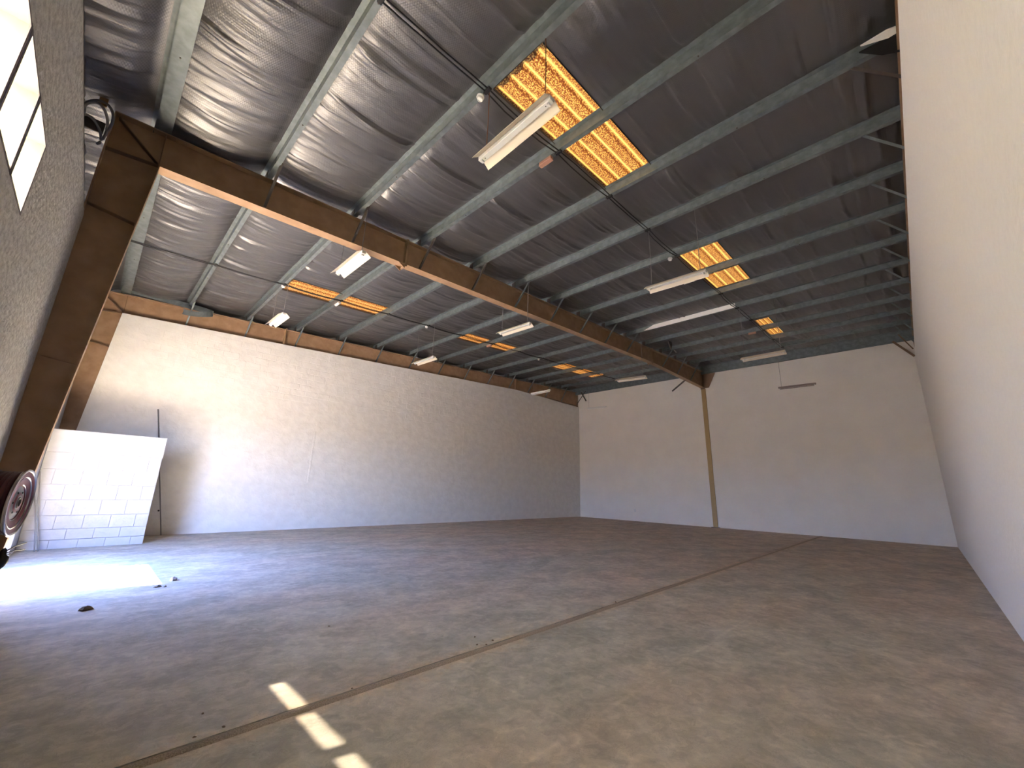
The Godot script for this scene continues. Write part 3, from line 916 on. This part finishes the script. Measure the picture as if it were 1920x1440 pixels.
# ---------------------------------------------------------------- fire hose reel by the near column
func build_hose_reel() -> void:
	var c := Vector3(-0.38, 1.14, -6.18)
	var o := thing("fire_hose_reel", "dark red fire hose reel with bright rimmed disc on the left wall", "hose reel", Vector3(c.x, 0, c.z))
	o.rotation.y = deg_to_rad(-11.0)
	var at := Vector3(0, c.y, 0)
	var ax := Vector3.RIGHT
	var st := new_st()
	st.set_smooth_group(1)
	lathe(st, [Vector2(0.05, -0.012), Vector2(0.085, -0.012), Vector2(0.115, -0.030), Vector2(0.15, -0.030), Vector2(0.17, -0.012), Vector2(0.23, -0.012), Vector2(0.25, 0.0), Vector2(0.285, 0.0)], at, ax, 48)
	obj("disc", st, M.red, o)
	st = new_st()
	st.set_smooth_group(1)
	lathe(st, [Vector2(0.282, -0.004), Vector2(0.292, 0.010), Vector2(0.305, 0.008), Vector2(0.310, -0.006), Vector2(0.300, -0.020), Vector2(0.284, -0.014)], at, ax, 64)
	obj("rim", st, M.chrome, o)
	st = new_st(); st.set_smooth_group(1)
	lathe(st, [Vector2(0.0, -0.020), Vector2(0.030, -0.020), Vector2(0.034, -0.006), Vector2(0.044, -0.006), Vector2(0.048, -0.010)], at, ax, 24)
	obj("hub_boss", st, M.dark_steel, o)
	for q in [[0.158, -0.026], [0.230, -0.012]]:
		st = new_st(); st.set_smooth_group(1)
		lathe(st, [Vector2(q[0], q[1]), Vector2(q[0] + 0.004, q[1] + 0.009), Vector2(q[0] + 0.009, q[1] + 0.009), Vector2(q[0] + 0.012, q[1] + 0.002)], at, ax, 48)
		obj("pressed_ring", st, M.chrome, o)
	st = new_st()
	lathe(st, [Vector2(0.052, -0.0115), Vector2(0.150, -0.0295)], at + Vector3(0.002, 0, 0), ax, 48)
	obj("hub_plate", st, mat("grey_enamel", lin(0.26, 0.25, 0.25), 0.45, 0.3), o)
	for k in 6:
		var a := TAU * k / 6.0
		st = new_st()
		lathe(st, [Vector2(0.0, 0.006), Vector2(0.010, 0.006), Vector2(0.011, -0.012)], at + Vector3(-0.02, 0.10 * sin(a), 0.10 * cos(a)), ax, 10)
		obj("bolt", st, M.black, o)
	# hose: five turns wide, each a thick ring
	for k in 6:
		st = new_st(); st.set_smooth_group(1)
		var ring := []
		for j in 13:
			var a := TAU * j / 12.0
			ring.append(Vector2(0.265 + 0.024 * cos(a), -0.040 - 0.030 * k + 0.021 * sin(a)))
		ring.reverse()
		lathe(st, ring, at, ax, 48)
		obj("hose_turn", st, M.maroon, o)
	st = new_st()
	lathe(st, [Vector2(0.25, -0.02), Vector2(0.25, -0.20)], at, ax, 32)
	obj("drum", st, M.maroon, o)
	st = new_st(); st.set_smooth_group(1)
	lathe(st, [Vector2(0.0, -0.200), Vector2(0.30, -0.200), Vector2(0.305, -0.208), Vector2(0.30, -0.214), Vector2(0.0, -0.214)], at, ax, 48)
	obj("back_disc", st, M.red, o)
	st = new_st()
	tube(st, [at + Vector3(-0.02, 0, 0), at + Vector3(-0.225, 0, 0)], 0.03, 12)
	obj("axle", st, M.dark_steel, o)
	# hose tail, valve and nozzle hanging below
	st = new_st()
	tube(st, [at + Vector3(-0.10, -0.24, 0.05), at + Vector3(-0.09, -0.36, 0.09), at + Vector3(-0.07, -0.48, 0.06), at + Vector3(-0.05, -0.60, 0.02), at + Vector3(-0.06, -0.75, 0.03), at + Vector3(-0.09, -0.9, 0.06), at + Vector3(-0.13, -1.13, 0.07)], 0.022, 10)
	obj("hose_tail", st, M.red, o)
	st = new_st(); st.set_smooth_group(1)
	lathe(st, [Vector2(0.0, -0.02), Vector2(0.020, 0.0), Vector2(0.026, 0.04), Vector2(0.050, 0.06), Vector2(0.056, 0.10), Vector2(0.046, 0.14), Vector2(0.025, 0.17), Vector2(0.0, 0.18)], at + Vector3(0.0, -0.42, 0.02), Vector3(-0.1, -1, 0), 20)
	obj("valve", st, M.black, o)
	for s in [[Vector3(0.01, -0.43, 0.0), Vector3(0.03, -0.405, -0.10), Vector3(0.05, -0.395, -0.30)], [Vector3(0.01, -0.45, 0.0), Vector3(0.03, -0.445, -0.10), Vector3(0.045, -0.46, -0.32)], [Vector3(0.01, -0.46, 0.0), Vector3(0.02, -0.47, -0.06), Vector3(0.02, -0.475, -0.10)]]:
		st = new_st(); tube(st, [at + s[0], at + s[1], at + s[2]], 0.005, 6)
		obj("wire_end", st, M.black, o)

# ---------------------------------------------------------------- the stub wall, rods, debris and odds and ends
func build_small_things() -> void:
	var st := new_st()
	# stub wall: a plastered beam on rows of painted blocks
	var stub := Node3D.new(); stub.name = numbered("wall_stub"); add_child(stub)
	stub.position = Vector3(-0.64, 0, -12.40); stub.rotation.y = deg_to_rad(-3.5 * -1.0)
	stub.set_meta("kind", "structure")
	tag(stub, "short white painted block wall standing out before the back wall", "wall")
	box(st, Vector3(0, 0, -0.14), Vector3(1.80, 2.0, -0.012))
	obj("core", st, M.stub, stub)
	st = new_st()
	box(st, Vector3(0, 1.86, -0.15), Vector3(1.83, 2.32, 0.012), 0.008)
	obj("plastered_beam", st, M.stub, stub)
	var y := 0.0
	var row := 0
	for hgt in [0.17, 0.20, 0.26, 0.30, 0.30, 0.30, 0.33]:
		var x := 0.0
		var shift := 0.2 if row % 2 else 0.0
		var col := 0
		while x < 1.815:
			var w := 0.40 - (shift if col == 0 else 0.0)
			var xe := minf(x + w, 1.82)
			if 1.82 - xe < 0.06: xe = 1.82
			if xe - x > 0.04:
				st = new_st()
				var proud: float = 0.003 + rng.randf() * 0.003 + ([0.050, 0.032, 0.016][row] * (1.0 - 0.25 * rng.randf()) if row < 3 else 0.0)
				box(st, Vector3(x + 0.002, y + 0.002, -0.02), Vector3(xe - 0.002, y + hgt - 0.003, proud), 0.003)
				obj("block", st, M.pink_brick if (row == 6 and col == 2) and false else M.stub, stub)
			x = xe; col += 1
		y += hgt; row += 1
	# rods
	st = new_st(); tube(st, [Vector3(-0.34, 0.0, -12.16), Vector3(-0.42, 0.36, -12.2), Vector3(-0.50, 0.72, -12.24), Vector3(-0.63, 1.47, -12.28)], 0.010, 6)
	tag(obj("thin_rod", st, M.grey_cable), "taller thin grey rod leaning at the left end of the short white wall", "rod", "thin rods")
	st = new_st(); tube(st, [Vector3(-0.38, 0.0, -12.13), Vector3(-0.46, 0.42, -12.18), Vector3(-0.60, 1.0, -12.26)], 0.010, 6)
	tag(obj("thin_rod", st, M.grey_cable), "shorter thin grey rod beside the taller one at the short white wall", "rod", "thin rods")
	st = new_st(); tube(st, [Vector3(1.655, 0.0, -14.08), Vector3(1.45, 1.0, -14.095), Vector3(1.22, 2.1, -14.105), Vector3(1.0, 3.17, -14.11)], 0.014, 6)
	tag(obj("leaning_rod", st, M.grey_cable), "long thin grey rod leaning against the back wall behind the short wall", "rod")
	st = new_st(); lathe(st, [Vector2(0, 0.02), Vector2(0.02, 0.015), Vector2(0.022, 0)], Vector3(1.50, 0.60, BACK_Z), Vector3(0, 0, 1), 10)
	tag(obj("black_knob", st, M.black), "small black knob on the back wall beside the leaning rod", "knob")

	# curled strip of flashing coming off the back rafter
	st = new_st()
	var pts := [Vector3(-0.30, 6.19, -14.16), Vector3(0.6, 6.18, -14.15), Vector3(1.35, 6.17, -14.13), Vector3(1.62, 6.13, -14.06), Vector3(1.66, 6.06, -13.92), Vector3(1.50, 5.95, -13.80), Vector3(1.25, 5.88, -13.80), Vector3(1.03, 5.90, -13.92), Vector3(1.02, 5.97, -14.02)]
	var curve := Curve3D.new()
	for k in pts.size():
		var tang: Vector3 = (pts[mini(k + 1, pts.size() - 1)] - pts[maxi(k - 1, 0)]) / 6.0
		curve.add_point(pts[k], -tang, tang)
	var bk := curve.tessellate(4, 4)
	for k in bk.size() - 1:
		bar(st, bk[k], bk[k + 1] + (bk[k + 1] - bk[k]).normalized() * 0.002, Vector3.UP, 0.15, 0.003)
	tag(obj("loose_flashing", st, M.galv), "grey metal flashing strip above the back rafter with its end curled down", "flashing")

	# torn insulation over the right wall and beside the near rafter's far end
	var flap := thing("insulation_flap", "pale torn flap with a painted dark gap beneath hanging from the roof over the right wall", "insulation", Vector3(5.3, 6.40, 0.46))
	st = new_st()
	slab(st, PackedVector2Array([Vector2(-0.20, -0.02), Vector2(0.02, 0.05), Vector2(0.16, 0.04), Vector2(0.20, 0.0), Vector2(0.05, -0.05)]), -0.01, 0.01, Transform3D(Basis(Vector3(0.3, 0.05, 0.95).normalized(), Vector3(-0.95, 0.1, 0.3).normalized(), Vector3.UP), Vector3(-0.09, -0.02, 0)))
	obj("facing", st, M.white_plastic, flap)
	st = new_st()
	slab(st, PackedVector2Array([Vector2(-0.22, -0.02), Vector2(0.02, 0.03), Vector2(0.25, 0.02), Vector2(0.25, -0.22), Vector2(0.02, -0.16)]), -0.01, 0.008, Transform3D(Basis(Vector3(0.3, 0.05, 0.95).normalized(), Vector3(-0.95, 0.1, 0.3).normalized(), Vector3.UP), Vector3(0.0, -0.015, 0)))
	obj("painted_gap", st, M.black, flap)  # black sheet drawn in place of the dark gap under the flap
	var rag := thing("torn_insulation", "dark torn rag of insulation dangling beside the far part of the near rafter", "insulation", Vector3(14.7, 6.98, -6.1))
	st = new_st()
	slab(st, PackedVector2Array([Vector2(-0.16, 0.2), Vector2(0.10, 0.22), Vector2(0.16, -0.02), Vector2(0.06, -0.26), Vector2(0.0, -0.16), Vector2(-0.08, -0.10)]), -0.01, 0.01)
	obj("hanging_piece", st, M.dark_steel, rag)
	st = new_st()
	bar(st, Vector3(-0.30, 0.02, 0.05), Vector3(-0.02, -0.25, 0.03), Vector3(0, 0, 1), 0.03, 0.004)
	bar(st, Vector3(0.20, -0.20, 0.05), Vector3(0.42, -0.26, 0.05), Vector3(0, 0, 1), 0.05, 0.004)
	obj("foil_strip", st, M.chrome, rag)

	# cables looped at the eave beside the near column
	var loops := thing("cable_loops", "grey cables looped at the eave beside the top of the near column", "cable", Vector3(-0.80, 5.7, -6.75))
	for s in [[0.16, 0.17, 0.05], [0.10, 0.13, -0.18], [0.13, 0.20, -0.05]]:
		st = new_st()
		var path := []
		for k in 21:
			var a := -0.6 + 4.4 * k / 20.0
			path.append(Vector3(s[0] * cos(a), s[2] + s[1] * sin(a), 0.10 + 0.12 * sin(a * 1.3 + s[2] * 8.0)))
		tube(st, path, 0.016, 8)
		obj("cable", st, M.grey_cable, loops)
	st = new_st(); box(st, Vector3(-0.10, -0.10, 0.0), Vector3(0.10, 0.06, 0.02), 0.004)
	obj("bracket", st, M.dark_steel, loops)
	st = new_st(); box(st, Vector3(-0.02, 0.28, 0.0), Vector3(0.06, 0.62, 0.03), 0.004)
	obj("timber_piece", st, mat("timber", lin(0.30, 0.19, 0.09), 0.9), loops)

	# small white socket on the far wall
	st = new_st(); box(st, Vector3(FAR_X - 0.025, 0.45, -10.78), Vector3(FAR_X, 0.60, -10.70), 0.006)
	tag(obj("wall_socket", st, M.white_enamel), "tiny white fitting low on the far wall near the back corner", "socket")

	# debris on the floor
	var spots := [
		["pebble", 1.178, -7.856, 0.085, M.stone, "largest pale stone on the floor beside the patch of sun"],
		["pebble", 0.967, -7.487, 0.05, M.stone, "small pale rubble piece just before the largest stone"],
		["pebble", 1.04, -7.46, 0.035, M.stone, "smallest pale rubble crumb before the largest stone"],
		["dry_leaf", 0.295, -6.675, 0.075, M.brown_stone, "brown curled dry leaf on the floor before the patch of sun"],
		["crumb", 2.03, -4.52, 0.02, M.brown_stone, "dark crumb on the open floor left of the joint"],
		["crumb", 2.834, -3.164, 0.022, M.brown_stone, "dark crumb leftmost in the cluster at the middle of the joint"],
		["crumb", 2.95, -3.33, 0.020, M.brown_stone, "dark crumb farthest from the joint in the cluster"],
		["crumb", 3.02, -3.15, 0.022, M.brown_stone, "dark crumb rightmost in the cluster at the joint"],
		["crumb", 2.90, -3.11, 0.020, M.brown_stone, "dark crumb closest to the joint in the cluster"],
		["crumb", 0.86, -3.15, 0.018, M.brown_stone, "dark crumb at the near end of the joint"],
		["crumb", 0.72, -3.14, 0.016, M.brown_stone, "dark crumb nearest the camera along the joint"],
		["crumb", 0.80, -3.4, 0.016, M.brown_stone, "dark crumb on the floor behind the near end of the joint"],
		["crumb", 1.62, -3.11, 0.014, M.brown_stone, "dark crumb on the joint beyond the window light"],
		["crumb", 5.2, -3.12, 0.022, M.brown_stone, "dark crumb far along the joint"]]
	for s in spots:
		st = new_st()
		var r: float = s[3] * (0.65 if s[0] == "crumb" else 0.9)
		var ring := 9
		var rows := [[]]
		var layers := []
		for l in 4:
			var a := -0.25 + 1.82 * l / 3.0
			var pts2 := []
			for k in ring:
				var b := TAU * k / ring
				var rr := r * cos(a) * (0.75 + 0.5 * rng.randf())
				pts2.append(Vector3(rr * cos(b) * 0.9, r * 0.45 * (sin(a) + 0.25) * (0.8 + 0.4 * rng.randf()) if l > 0 else 0.0, rr * sin(b) * 0.6))
			layers.append(pts2)
		for l in 3:
			for k in ring:
				var m := (k + 1) % ring
				quad(st, layers[l][k], layers[l][m], layers[l + 1][m], layers[l + 1][k], (layers[l][k] + layers[l][m]) + Vector3(0, r * 0.2, 0))
		var o := obj(s[0], st, s[4])
		o.position = Vector3(s[1], 0.0, s[2]); o.rotation.y = rng.randf() * TAU
		tag(o, s[5], "debris")
